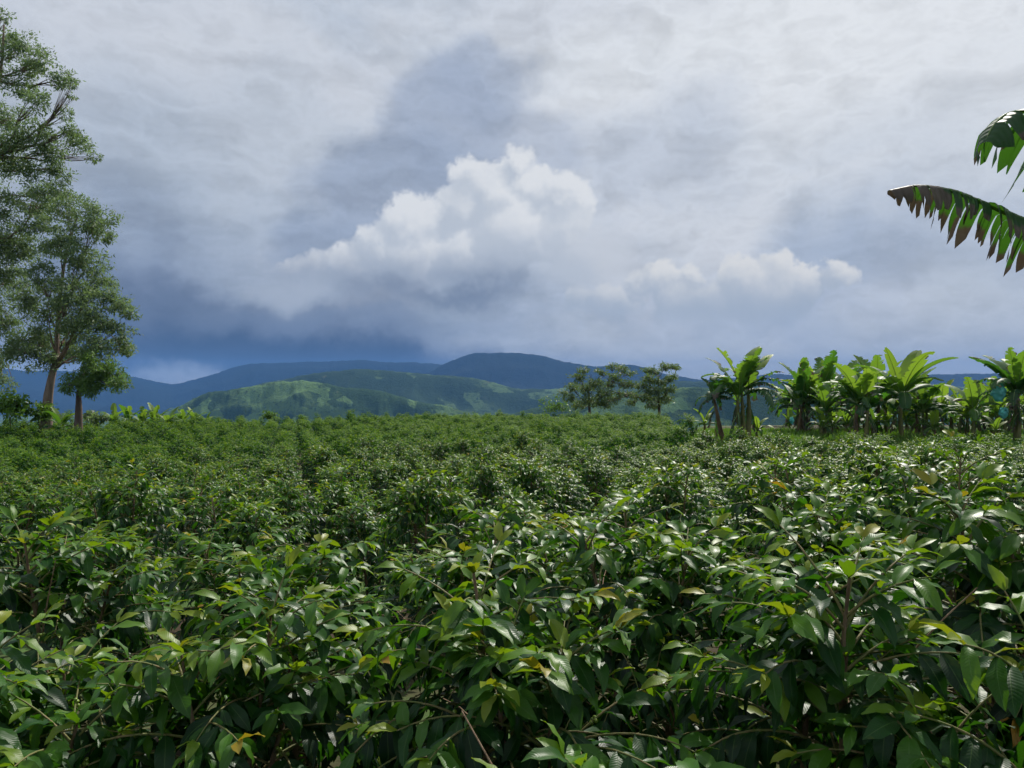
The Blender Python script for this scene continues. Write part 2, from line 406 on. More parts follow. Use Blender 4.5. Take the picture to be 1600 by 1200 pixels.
# ------------------------------------------------------------------ ground
U_COL = np.array([-0.75, -0.55, -0.2, 0.205, 0.25, 0.75])
Ld = ([0, 2, 3.5, 5.5, 8, 14, 25, 40, 55, 70, 100], [2.1, 2.1, 2.15, 2.35, 2.65, 3.3, 4.3, 4.9, 4.75, 4.8, 6.6])
Cd = ([0, 2, 4, 6, 10, 16, 25, 40, 60, 85, 110, 140], [2.1, 2.1, 2.3, 2.52, 2.89, 3.33, 3.8, 4.36, 4.94, 5.4, 5.9, 8.2])
Rd = ([0, 3, 6, 10, 18, 28, 33, 37, 42, 60, 80, 110], [2.05, 2.05, 2.35, 2.72, 3.32, 3.9, 3.85, 3.3, 2.95, 3.2, 4.6, 8.0])
PROF = [Ld, Ld, Cd, Cd, Rd, Rd]
LASTD = [p[0][-1] for p in PROF]
def ground_z(x, y):
    x = np.asarray(x, float); y = np.asarray(y, float)
    d = np.hypot(x, y); yy = np.where(y > 0.35 * np.abs(x), y, 0.35 * np.abs(x) + 1e-6)
    u = np.clip(x / np.maximum(yy, 1e-6), -0.75, 0.75)
    dd = np.where(y > 0, np.maximum(y, d * 0.6), np.minimum(d * 0.5, 12))
    drops = np.stack([np.interp(dd, *p) + 0.075 * np.maximum(0, dd - p[0][-1]) for p in PROF], 0)
    i = np.clip(np.searchsorted(U_COL, u) - 1, 0, len(U_COL) - 2)
    f = np.clip((u - U_COL[i]) / (U_COL[i + 1] - U_COL[i]), 0, 1); f = f * f * (3 - 2 * f)
    dr = np.take_along_axis(drops, i[None], 0)[0] * (1 - f) + np.take_along_axis(drops, i[None] + 1, 0)[0] * f
    z = CAMZ - dr
    z = z + 0.10 * (vnoise(x * 0.25, y * 0.25, 3) - 0.5) * np.clip(d / 6, 0, 1)
    return np.maximum(z, -330 + 8 * vnoise(x * 0.002, y * 0.002, 5))
def gz1(x, y): return float(ground_z(np.array([x]), np.array([y]))[0])

def build_ground():
    ang = np.concatenate([np.linspace(-40, 40, 161), np.linspace(44, 316, 69)]) * np.pi / 180
    rad = np.concatenate([[0.3], np.geomspace(1.0, 150, 120), np.geomspace(160, 15500, 60)])
    a, r = np.meshgrid(ang, rad); x = r * np.sin(a); y = r * np.cos(a); z = ground_z(x.ravel(), y.ravel())
    V = np.stack([x.ravel(), y.ravel(), z], 1); na = len(ang); nr = len(rad)
    i, j = np.meshgrid(np.arange(nr - 1), np.arange(na), indexing='ij'); j2 = (j + 1) % na
    Fq = np.stack([i * na + j, (i + 1) * na + j, (i + 1) * na + j2, i * na + j2], -1).reshape(-1, 4)[:, ::-1]
    return tag(link('ground', npmesh('ground', V, Fq, mats=[mat_ground()])), kind='structure')
build_ground()

# ------------------------------------------------------------------ hills and mountains
def ridge(name, px, py, D, W, mat, amp, wl, seed, pxr, base=-360.0, na=420, nr=90, skew=1.0):
    p = np.linspace(pxr[0], pxr[1], na); A = np.arctan((p - 800) / F)
    crest = CAMZ + (600 - np.interp(p, px, py)) / F * D
    k = np.ones(9) / 9; crest = np.convolve(np.pad(crest, 4, 'edge'), k, 'valid')
    crest = crest + D / F * (5.0 * (fbm(p / 55, p * 0 + seed, 4, seed) - 0.47) + 1.2 * (vnoise(p / 3.5, p * 0, seed) - 0.5))
    s = np.linspace(-2.3, 1.6, nr)
    S_, A_ = np.meshgrid(s, A, indexing='ij'); P_ = np.meshgrid(s, p, indexing='ij')[1]
    rho = (D + S_ * W) / np.cos(A_) * 1.0
    x = rho * np.sin(A_); y = rho * np.cos(A_)
    c = np.broadcast_to(crest, S_.shape)
    shape = np.exp(-np.abs(S_ * skew) ** 1.5 * 1.1)
    rn = fbm(x / wl, y / wl, 6, seed, True) - 0.93
    z = base + (c - base) * shape + amp * 2.0 * rn * (1.0 - 0.93 * np.exp(-(S_ / 0.22) ** 2)) + amp * 0.14 * (fbm(x / wl * 5, y / wl * 5, 3, seed + 5) - 0.45)
    # keep the skyline: nothing on the near slope may rise above the crest as seen from the field
    lim = CAMZ + (c - CAMZ) * (y / D); z = np.where(S_ < 0, np.minimum(z, lim - 1.0), z)
    V = np.stack([x.ravel(), y.ravel(), z.ravel()], 1)
    i, j = np.meshgrid(np.arange(nr - 1), np.arange(na - 1), indexing='ij')
    Fq = np.stack([i * na + j, i * na + j + 1, (i + 1) * na + j + 1, (i + 1) * na + j], -1).reshape(-1, 4)
    return tag(link(name, npmesh(name, V, Fq, mats=[mat])), kind='structure')

MH_far = mat_hills('shaded_mountain_forest', (0.007, 0.016, 0.009), (0.012, 0.026, 0.012), 0.75, 0.0007)  # forest colour made extra dark to stand in for cloud shadow
MH_mid = mat_hills('hill_woods_and_fields', (0.028, 0.056, 0.024), (0.085, 0.140, 0.052), 0.50, 0.0016)
MH_near = mat_hills('hill_pasture', (0.034, 0.070, 0.030), (0.105, 0.175, 0.062), 0.455, 0.0024)
ridge('mountain_ridge', [-500, -100, 30, 120, 205, 265, 330, 375, 470, 560, 650, 700, 760, 900], [560, 572, 577, 580, 587, 598, 585, 570, 565, 561, 566, 569, 590, 620], 10500, 2200, MH_far, 170, 1500, 11, (-600, 950))
ridge('flat_topped_mountain', [560, 640, 690, 720, 740, 800, 850, 870, 920, 940, 960, 1000, 1030, 1100, 1215, 1300, 1600, 2200], [625, 596, 570, 557, 551, 550, 555, 563, 570, 573, 566, 570, 580, 592, 584, 590, 582, 575], 8600, 1900, MH_far, 150, 1200, 23, (540, 2200))
ridge('wooded_hill', [330, 420, 480, 540, 570, 660, 730, 800, 870, 920, 1000, 1100, 1200, 1400, 1700, 2000], [620, 596, 586, 577, 576, 583, 588, 606, 606, 598, 592, 594, 600, 606, 600, 598], 4600, 800, MH_mid, 120, 620, 31, (300, 2000))
ridge('pasture_hill', [150, 230, 265, 320, 380, 430, 480, 540, 600, 680, 760, 860], [668, 650, 638, 613, 601, 593, 592, 600, 612, 628, 646, 668], 2900, 420, MH_near, 95, 330, 47, (120, 880))
ridge('farmed_hill', [740, 800, 860, 940, 1000, 1060, 1200, 1400, 1700, 1900], [664, 645, 632, 616, 607, 602, 606, 615, 622, 640], 2300, 350, MH_near, 48, 260, 53, (720, 1900))

# ------------------------------------------------------------------ coffee bushes
def leaf_template(ns, nc, bend=0.55, fold=0.16, wave=0.02, ph=0.0, wid=0.19):
    t = np.linspace(0, 1, ns + 1); v = np.linspace(-1, 1, nc + 1)
    wp = wid * np.clip(np.sin(np.pi * np.clip(t, 0, 1) ** 0.88), 0, 1) ** 0.82 * (1 - 0.25 * np.clip((t - 0.72) / 0.28, 0, 1))
    wp[0] = 0.012; wp[-1] = 0.004
    ang = 0.25 - bend * 1.9 * t ** 1.2                          # pitch of the midrib along the blade
    dy, dz = np.cos(ang), np.sin(ang)
    y = np.concatenate([[0], np.cumsum((dy[1:] + dy[:-1]) / 2 / ns)]); z = np.concatenate([[0], np.cumsum((dz[1:] + dz[:-1]) / 2 / ns)])
    T, Vv = np.meshgrid(t, v, indexing='ij')
    X = Vv * wp[:, None]
    lift = fold * np.abs(X) + wave * np.abs(Vv) * np.sin(T * 15 + ph + np.sign(Vv) * 0.8)
    nx, nz = -np.sin(ang), np.cos(ang)
    Y = y[:, None] + nx[:, None] * lift; Z = z[:, None] + nz[:, None] * lift
    V = np.stack([X, Y, Z], -1).reshape(-1, 3)
    i, j = np.meshgrid(np.arange(ns), np.arange(nc), indexing='ij'); k = nc + 1
    Fq = np.stack([i * k + j, i * k + j + 1, (i + 1) * k + j + 1, (i + 1) * k + j], -1).reshape(-1, 4)
    uv = np.stack([T.ravel(), Vv.ravel()], 1)
    return V, Fq, uv

def gen_bush(seed, H=1.6, Rb=0.82, nstem=2, spacing=0.062, lstep=0.062, lscale=1.0, agebias=0.0):
    rng = np.random.default_rng(seed); up = np.array([0, 0, 1.0])
    stems, branches, lp, ld, ln, ll, la = [], [], [], [], [], [], []
    def add(p, d, nrm, L, a):
        d = d / np.linalg.norm(d); nrm = nrm - d * (nrm @ d); nrm = nrm / (np.linalg.norm(nrm) + 1e-9)
        lp.append(p); ld.append(d); ln.append(nrm); ll.append(L); la.append(a)
    for si in range(nstem):
        th = rng.uniform(0, 6.28); base = np.array([math.cos(th), math.sin(th), 0]) * (0.07 if nstem > 1 else 0)
        lean = np.array([math.cos(th), math.sin(th), 0]) * rng.uniform(0.05, 0.26)
        Hs = H * (1.0 if si == 0 else rng.uniform(0.82, 0.97))
        zs = np.linspace(0, 1, 9)
        pts = base + lean * (zs ** 1.3)[:, None] + np.stack([0.02 * np.sin(zs * 7 + th), 0.02 * np.cos(zs * 6), zs * Hs * 0.97], 1)
        stems.append((pts, np.linspace(0.021, 0.005, 9)))
        ph = rng.uniform(0, 6.28); z = 0.20 * Hs + rng.uniform(0, 0.05)
        while z < Hs * 0.97:
            h = z / Hs; f = h * 8; i0 = min(int(f), 7)
            p0 = pts[i0] + (pts[i0 + 1] - pts[i0]) * (f - i0)
            ph += math.pi / 2 + rng.normal(0, 0.25)
            for sgn in (0, math.pi):
                if rng.random() < 0.12: continue
                a = ph + sgn + rng.normal(0, 0.2)
                prof = 1.0 if h < 0.30 else max(0.16, math.sqrt(max(0, 1 - ((h - 0.30) / 0.72) ** 2)))
                L = Rb * prof * rng.uniform(0.82, 1.08)
                e = R(12 + 44 * max(0, h - 0.35) / 0.65) + rng.normal(0, 0.12)
                n = max(3, int(L / 0.045)); pp = [p0]; az = a; el = e
                sag = R(80) * rng.uniform(0.7, 1.3)
                for k in range(n):
                    s = (k + 1) / n; ee = el - sag * (s * L / Rb) ** 1.25; az += rng.normal(0, 0.035)
                    pp.append(pp[-1] + (L / n) * np.array([math.cos(az) * math.cos(ee), math.sin(az) * math.cos(ee), math.sin(ee)]))
                pp = np.array(pp); branches.append((pp, np.linspace(0.0056, 0.0022, len(pp))))
                f0 = 0.46 if h < 0.7 else 0.2
                q = L * f0 + rng.uniform(0, lstep)
                while q < L:
                    fi = q / L * n; i1 = min(int(fi), n - 1); p = pp[i1] + (pp[i1 + 1] - pp[i1]) * (fi - i1)
                    b = pp[i1 + 1] - pp[i1]; b = b / np.linalg.norm(b)
                    side = np.cross(b, up); side /= np.linalg.norm(side) + 1e-6
                    last = L - q
                    for sg in (-1, 1):
                        if rng.random() < 0.07: continue
                        dr = (rng.uniform(0.15, 1.45) if last > 0.09 else rng.uniform(-0.1, 0.9)) * (1.0 if h < 0.8 else 0.65)
                        d = b * rng.uniform(0.3, 0.85) + side * sg * rng.uniform(0.45, 0.9) - up * dr + rng.normal(0, 0.12, 3)
                        nr = up + b * 0.3 + side * sg * rng.uniform(-0.3, 0.6) + rng.normal(0, 0.28, 3)
                        Lf = rng.uniform(0.095, 0.148) * (0.85 if last < 0.12 else 1.0)
                        age = abs(rng.normal(0.03, 0.08)) + (rng.uniform(0.10, 0.30) if h > 0.80 else rng.uniform(0.0, 0.12) if h > 0.66 else 0) + agebias * (1 if h > 0.6 else 0.3) + (rng.uniform(0.12, 0.32) * (1.0 if h > 0.62 else 0.3) if last < 0.11 else 0)  # leaf age, plus height steps that put mound shading into leaf colour
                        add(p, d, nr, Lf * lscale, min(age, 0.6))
                    q += lstep * rng.uniform(0.85, 1.25)
                tipd = pp[-1] - pp[-2]; tipd /= np.linalg.norm(tipd)        # the young pair at the tip
                if rng.random() < (0.95 if h > 0.62 else 0.25):
                    side = np.cross(tipd, up); side /= np.linalg.norm(side) + 1e-6
                    yg = (rng.uniform(0.40, 0.82) if rng.random() < 0.97 else rng.uniform(0.8, 1.0)) if agebias < 0.045 else rng.uniform(0.38, 0.66)
                    for sg in (-1, 1):
                        add(pp[-1], tipd * 0.9 + side * sg * rng.uniform(0.25, 0.6) + up * rng.uniform(0.0, 0.6), up + side * sg * 0.3 - tipd * 0.4, rng.uniform(0.055, 0.10) * lscale, yg)
            z += spacing * rng.uniform(0.85, 1.2)
        for k in range(6):
            a = rng.uniform(0, 6.28); o = np.array([math.cos(a), math.sin(a), 0])
            add(pts[-1], o * 0.8 + up * rng.uniform(0.1, 0.8), up - o * 0.3, rng.uniform(0.06, 0.12) * lscale, rng.uniform(0.30, 0.74))
    return stems, branches, np.array(lp), np.array(ld), np.array(ln), np.array(ll), np.array(la)

def leaves_mesh(name, tmpls, lp, ld, ln, ll, la, mats, seed=0, extra=None):
    rng = np.random.default_rng(seed); Vs, Fs, UVs, As, Rs, o = [], [], [], [], [], 0
    pick = rng.integers(0, len(tmpls), len(lp))
    for ti, (tv, tf, tuv) in enumerate(tmpls):
        s = np.where(pick == ti)[0]
        if not len(s): continue
        X = np.cross(ld[s], ln[s]); Mx = np.stack([X, ld[s], ln[s]], -1) * ll[s][:, None, None]
        V = np.einsum('kij,nj->kni', Mx, tv) + lp[s][:, None, :]
        n = len(tv)
        Fs.append((tf[None] + (np.arange(len(s)) * n)[:, None, None]).reshape(-1, tf.shape[1]) + o)
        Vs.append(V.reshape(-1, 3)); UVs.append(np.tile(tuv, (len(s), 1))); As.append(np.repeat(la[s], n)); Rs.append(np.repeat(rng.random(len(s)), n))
        o += len(s) * n
    return npmesh(name, np.concatenate(Vs), np.concatenate(Fs), np.concatenate(UVs), {'age': np.concatenate(As), 'rnd': np.concatenate(Rs)}, mats)

rngT = np.random.default_rng(5)
T_HI = [leaf_template(7, 4, rngT.uniform(0.25, 0.65), rngT.uniform(0.1, 0.4), rngT.uniform(0.018, 0.04), rngT.uniform(0, 6), rngT.uniform(0.155, 0.19)) for _ in range(8)]
T_REST = [leaf_template(5, 2, b, 0.3, 0.025, p, 0.172) for b, p in ((0.3, 0), (0.45, 2), (0.6, 4))]
T_MID = [leaf_template(4, 2, b, 0.3, 0.02, p, 0.17) for b, p in ((0.3, 0), (0.45, 2), (0.6, 4))]
T_LOW = [leaf_template(2, 2, b, 0.3, 0.0, 0, 0.18) for b in (0.35, 0.55)]

def bush_variant(seed, tmpl, H, Rb, nstem, sp, ls, lsc, sides):
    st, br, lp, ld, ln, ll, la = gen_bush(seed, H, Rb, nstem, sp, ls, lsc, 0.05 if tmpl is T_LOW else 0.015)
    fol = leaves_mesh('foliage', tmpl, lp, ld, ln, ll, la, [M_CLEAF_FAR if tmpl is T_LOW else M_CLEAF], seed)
    V, Fq = merge([tube(p, r, 5) for p, r in st]); stem = npmesh('stem', V, Fq, mats=[M_CSTEM])
    V, Fq = merge([tube(p[::2] if len(p) > 5 else p, np.interp(np.linspace(0, 1, len(p[::2]) if len(p) > 5 else len(p)), [0, 1], [r[0], r[-1]]), sides) for p, r in br])
    brm = npmesh('branches', V, Fq, mats=[M_CTWIG])
    return stem, brm, fol

VAR_MID = [bush_variant(100 + k, T_MID, 1.6, 0.60, 3, 0.048, 0.047, 1.0, 4) for k in range(6)]
VAR_LOW = [bush_variant(200 + k, T_LOW, 1.6, 0.60, 3, 0.062, 0.058, 1.15, 3) for k in range(6)]

def place_bush(var, x, y, top, rz, sxy, label, group):
    z = gz1(x, y); s = (top - z) / 1.62
    e = empty('coffee_bush', (x, y, z), rz, (sxy, sxy, s))
    tag(e, label, 'coffee bush', group)
    link('stem', var[0], e); b = link('branches', var[1], e); b['kind'] = 'stuff'
    f = link('foliage', var[2], e); f['kind'] = 'stuff'
    return e

# -- the nearest bushes: every leaf facing the camera is its own object
LEAFM = {}
def leaf_mesh(shape, ageq):
    key = (shape, ageq)
    if key not in LEAFM:
        tv, tf, tuv = T_HI[shape]
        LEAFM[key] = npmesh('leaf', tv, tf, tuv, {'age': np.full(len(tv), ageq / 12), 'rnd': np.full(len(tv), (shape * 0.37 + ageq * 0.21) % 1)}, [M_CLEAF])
    return LEAFM[key]

NEAR = [  # photo px of the stem, distance, top y in the photo, radius, stems, seed, label
    (800, 2.55, 872, 0.62, 2, 301, 'coffee bush at the centre front with arching lime-tipped crown over a dark hollow'),
    (1275, 2.55, 838, 0.64, 2, 302, 'glossy coffee bush at front right with long drooping leaves and twisted low twigs'),
    (365, 2.75, 958, 0.58, 2, 303, 'low bright green coffee bush at front left with bare brown twigs showing'),
    (1590, 3.1, 752, 0.64, 2, 304, 'coffee bush with orange young tips rising highest at the right edge'),
    (1010, 1.75, 1150, 0.52, 1, 305, 'low coffee bush cut by the bottom edge in the middle, pale new tips'),
    (1560, 1.95, 1010, 0.62, 1, 306, 'coffee bush at bottom right corner sending yellow-green branches inward'),
    (70, 2.7, 985, 0.62, 2, 307, 'shaded dark coffee bush in the bottom left corner'),
    (110, 4.0, 815, 0.64, 2, 308, 'dark coffee bush at the left edge behind the corner bush'),
    (480, 3.9, 850, 0.64, 2, 309, 'blue-green glossy coffee bush behind the low bright bush at left'),
    (1010, 3.9, 800, 0.64, 2, 310, 'coffee bush with yellow tips just behind the centre front bush'),
    (735, 4.6, 800, 0.64, 2, 311, 'silvery glossy coffee bush behind and left of the centre front bush'),
    (1330, 4.3, 775, 0.64, 2, 312, 'coffee bush with orange tips behind the front right bush'),
]
near_xy = []
_t = np.linspace(0.15, np.pi - 0.15, 6); BALL = tube(np.stack([0 * _t, 0 * _t, -np.cos(_t)], 1), np.sin(_t), 7)
M_DRY = mat_bark('dry_twig', (0.16, 0.10, 0.06), (0.36, 0.25, 0.16), 30)
def near_bush(px, d, topy, Rb, nstem, seed, label):
    x = (px - 800) / F * d; y = d; z0 = gz1(x, y); top = CAMZ - (topy - 600) / F * d
    near_xy.append((x, y)); H = (top - z0) / 1.02
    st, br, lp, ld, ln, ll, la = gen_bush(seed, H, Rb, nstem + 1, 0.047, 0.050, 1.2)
    root = empty('coffee_bush', (x, y, z0)); tag(root, label, 'coffee bush', 'coffee bushes in the front rows')
    org = np.array([x, y, z0])
    for p, r in st:
        V, Fq = tube(p, r, 8); link('stem', npmesh('stem', V, Fq, mats=[M_CSTEM]), root)
    for p, r in br:
        V, Fq = tube(p, r, 5); link('branch', npmesh('branch', V, Fq, mats=[M_CTWIG]), root)
    rq = np.random.default_rng(seed + 50)
    for k in range(9):                                   # bare dry twigs low in the bush
        p0 = st[0][0][int(rq.integers(2, 6))]; a_ = rq.uniform(0, 6.28); L_ = rq.uniform(0.3, 0.65)
        o_ = np.array([math.cos(a_), math.sin(a_), rq.uniform(-0.1, 0.9)]); o_ /= np.linalg.norm(o_)
        pt = bez(p0, p0 + o_ * L_ * 0.5 + rq.normal(0, 0.05, 3), p0 + o_ * L_ + rq.normal(0, 0.08, 3), 7)
        V, Fq = tube(pt, np.linspace(0.0055, 0.002, 7), 5); link('dry_twig', npmesh('dry_twig', V, Fq, mats=[M_DRY]), root)
    for k in range(10):                                  # unripe berries sitting at the nodes
        p, r = br[int(rq.integers(0, len(br)))]
        if len(p) < 6: continue
        c = p[int(rq.integers(len(p) // 3, len(p) - 2))]; bl = []
        for q in range(int(rq.integers(3, 7))):
            V, Fq = BALL; bl.append((V * rq.uniform(0.006, 0.0085) + c + rq.normal(0, 0.009, 3), Fq))
        V, Fq = merge(bl); link('berry_cluster', npmesh('berry_cluster', V, Fq, mats=[M_BERRY]), root)
    W = lp + ld * (ll * 0.5)[:, None] + org; v = W - np.array([0, 0, CAMZ])
    qx = v[:, 0] / v[:, 1]; qy = v[:, 2] / v[:, 1]; dist = np.linalg.norm(v, axis=1)
    score = dist + 3.0 * ((np.abs(qx) > 0.67) | (qy < -0.5) | (v[:, 1] < 0.2))
    order = np.argsort(score); own = order[:280]; rest = order[280:]
    rng = np.random.default_rng(seed + 7)
    for i in own:
        X = np.cross(ld[i], ln[i]); L = ll[i]
        o = bpy.data.objects.new('leaf', leaf_mesh(int(rng.integers(0, 8)), int(round(la[i] * 12)))); COL.objects.link(o); o.parent = root
        o.matrix_local = Matrix(((X[0] * L, ld[i][0] * L, ln[i][0] * L, lp[i][0]), (X[1] * L, ld[i][1] * L, ln[i][1] * L, lp[i][1]), (X[2] * L, ld[i][2] * L, ln[i][2] * L, lp[i][2]), (0, 0, 0, 1)))
    if len(rest):
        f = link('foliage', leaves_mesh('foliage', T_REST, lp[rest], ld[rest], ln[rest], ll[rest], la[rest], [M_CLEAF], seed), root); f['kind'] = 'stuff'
    return root
for a in NEAR: near_bush(*a)

# -- the rest of the field on a jittered planting grid
rng = np.random.default_rng(77)
def in_field(x, y):
    u = x / y; d = y
    if abs(u) > 0.72: return False
    lim = np.interp(u, [-0.75, -0.5, -0.3, -0.1, 0.13, 0.205, 0.215, 0.25, 0.75], [72, 72, 90, 112, 114, 104, 60, 35.2, 35.2])
    return d < lim
grid = []
row = 0; yy = 3.6
while yy < 114:
    xx = -0.75 * yy - 2 + (row % 2) * 0.8
    while xx < 0.75 * yy + 2:
        x = xx + rng.normal(0, 0.20); y = yy + rng.normal(0, 0.24)
        if y > 3.6 and in_field(x, y) and all((x - a) ** 2 + (y - b) ** 2 > 1.0 for a, b in near_xy): grid.append((x, y))
        xx += 1.6
    yy += 1.72; row += 1
grid.sort(key=lambda p: math.hypot(*p))
N_IND = 288
def band_label(x, y):
    u = x / y
    side = 'at far left' if u < -0.42 else 'left of centre' if u < -0.14 else 'in the centre' if u < 0.14 else 'right of centre' if u < 0.42 else 'at far right'
    k = ('glossy coffee bush just behind the front bushes, ' if y < 7.5 else 'coffee bush a few rows back with distinct leaves, ' if y < 12 else
         'small coffee bush in the nearer middle rows, ' if y < 18 else 'small coffee bush in the farther middle rows, ' if y < 24 else 'tiny coffee bush among the last rows told apart, ')
    return k + side
LOWSRC = []
for i, (x, y) in enumerate(grid[:N_IND]):
    lo = i >= N_IND - 6
    var = VAR_LOW[i - (N_IND - 6)] if lo else VAR_MID[rng.integers(0, 6)]
    hh = 1.52 + rng.normal(0, 0.20) + (0.12 * (vnoise(np.array([x * 0.3]), np.array([y * 0.3]), 9)[0] - 0.5)) * 2
    lab = band_label(x, y)
    e = place_bush(var, x, y, gz1(x, y) + hh, rng.uniform(0, 6.28), rng.uniform(0.92, 1.12), lab, lab.replace('coffee bush', 'coffee bushes'))
    if lo: LOWSRC.append(e.children[2] if e.children[2].name.startswith('foliage') else [c for c in e.children if c.name.startswith('foliage')][0])

def far_field():
    pts = np.array(grid[N_IND:]); n = len(pts); z = ground_z(pts[:, 0], pts[:, 1])
    me = npmesh('coffee_field', np.stack([pts[:, 0], pts[:, 1], z], 1), np.zeros((0, 3), int))
    r = np.random.default_rng(8)
    tall = (r.random(n) < 0.05) * r.uniform(0.15, 0.4, n)
    sc_ = np.clip(r.normal(0.96, 0.14, n), 0.66, 1.28) + tall + 0.14 * (vnoise(pts[:, 0] * 0.2, pts[:, 1] * 0.2, 4) - 0.5)
    for nm, val in (('scale_xy', np.clip(r.normal(1.0, 0.13, n), 0.7, 1.35)), ('scale_z', sc_), ('turn', r.uniform(0, 6.28, n))):
        a = me.attributes.new(nm, 'FLOAT', 'POINT'); a.data.foreach_set('value', val.astype(np.float32))
    a = me.attributes.new('which', 'INT', 'POINT'); a.data.foreach_set('value', r.integers(0, 6, n).astype(np.int32))
    o = link('coffee_field', me); tag(o, 'coffee bushes covering the far slope up to its crest', 'coffee field', None, 'stuff')
    g = bpy.data.node_groups.new('coffee_rows', 'GeometryNodeTree'); t = NT(g)
    g.interface.new_socket('Geometry', in_out='INPUT', socket_type='NodeSocketGeometry'); g.interface.new_socket('Geometry', in_out='OUTPUT', socket_type='NodeSocketGeometry')
    gi = t.new('NodeGroupInput'); go = t.new('NodeGroupOutput')
    jg = t.new('GeometryNodeGeometryToInstance')
    for src in LOWSRC[::-1]:
        oi = t.new('GeometryNodeObjectInfo', transform_space='ORIGINAL'); oi.inputs['Object'].default_value = src
        t.l.new(oi.outputs['Geometry'], jg.inputs[0])
    def na(nm, ty):
        n_ = t.new('GeometryNodeInputNamedAttribute', data_type=ty); n_.inputs[0].default_value = nm; return n_.outputs[0]
    sx = na('scale_xy', 'FLOAT'); sz = na('scale_z', 'FLOAT'); tu = na('turn', 'FLOAT'); wh = na('which', 'INT')
    mp = t.new('GeometryNodeMeshToPoints'); t.l.new(gi.outputs[0], mp.inputs['Mesh'])
    ip = t.new('GeometryNodeInstanceOnPoints'); t.l.new(mp.outputs[0], ip.inputs['Points']); t.l.new(jg.outputs[0], ip.inputs['Instance'])
    ip.inputs['Pick Instance'].default_value = True; t.l.new(wh, ip.inputs['Instance Index'])
    er = t.new('FunctionNodeEulerToRotation'); t.l.new(t.comb(0.0, 0.0, tu), er.inputs[0]); t.l.new(er.outputs[0], ip.inputs['Rotation'])
    t.l.new(t.comb(sx, sx, sz), ip.inputs['Scale'])
    t.l.new(ip.outputs[0], go.inputs[0])
    md = o.modifiers.new('rows', 'NODES'); md.node_group = g
    return o
far_field()

# ------------------------------------------------------------------ trees
def world_at(px, py, d): return np.array([(px - 800) / F * d, d, CAMZ + (600 - py) / F * d])

def clump_leaves(rng, c, r, n, lsize, flat=0.62, twigs=22):
    """leaves gathered in sprays spread through an ellipsoid"""
    dirs = rng.normal(size=(twigs, 3)); dirs /= np.linalg.norm(dirs, axis=1, keepdims=True)
    cen = c + dirs * (rng.random((twigs, 1)) ** 0.45) * r * np.array([1, 1, flat])
    k = max(4, n // twigs); P = np.repeat(cen, k, 0) + rng.normal(size=(twigs * k, 3)) * r * np.array([0.21, 0.21, 0.14])
    D = rng.normal(size=P.shape) + np.repeat(dirs, k, 0) * 0.8 + np.array([0, 0, -0.45]); D /= np.linalg.norm(D, axis=1, keepdims=True)
    N = rng.normal(size=P.shape) + np.array([0, 0, 0.9]); N -= D * (N * D).sum(1, keepdims=True); N /= np.linalg.norm(N, axis=1, keepdims=True) + 1e-9
    return P, D, N, lsize * rng.uniform(0.6, 1.3, len(P)), np.repeat(rng.random(twigs), k) * 0.7 + rng.random(len(P)) * 0.3, cen

def leaf_cards(name, P, D, N, L, rnd, mat, wid=0.34):
    X = np.cross(D, N); w_ = (L * wid * 0.5)[:, None]; L = L[:, None]
    v0 = P; v1 = P + D * L * 0.45 + X * w_ - N * L * 0.04; v2 = P + D * L - N * L * 0.16; v3 = P + D * L * 0.45 - X * w_ - N * L * 0.04
    V = np.stack([v0, v1, v2, v3], 1).reshape(-1, 3); n = len(P)
    Fq = np.arange(4 * n).reshape(n, 4)
    return npmesh(name, V, Fq, None, {'rnd': np.repeat(rnd, 4)}, [mat])

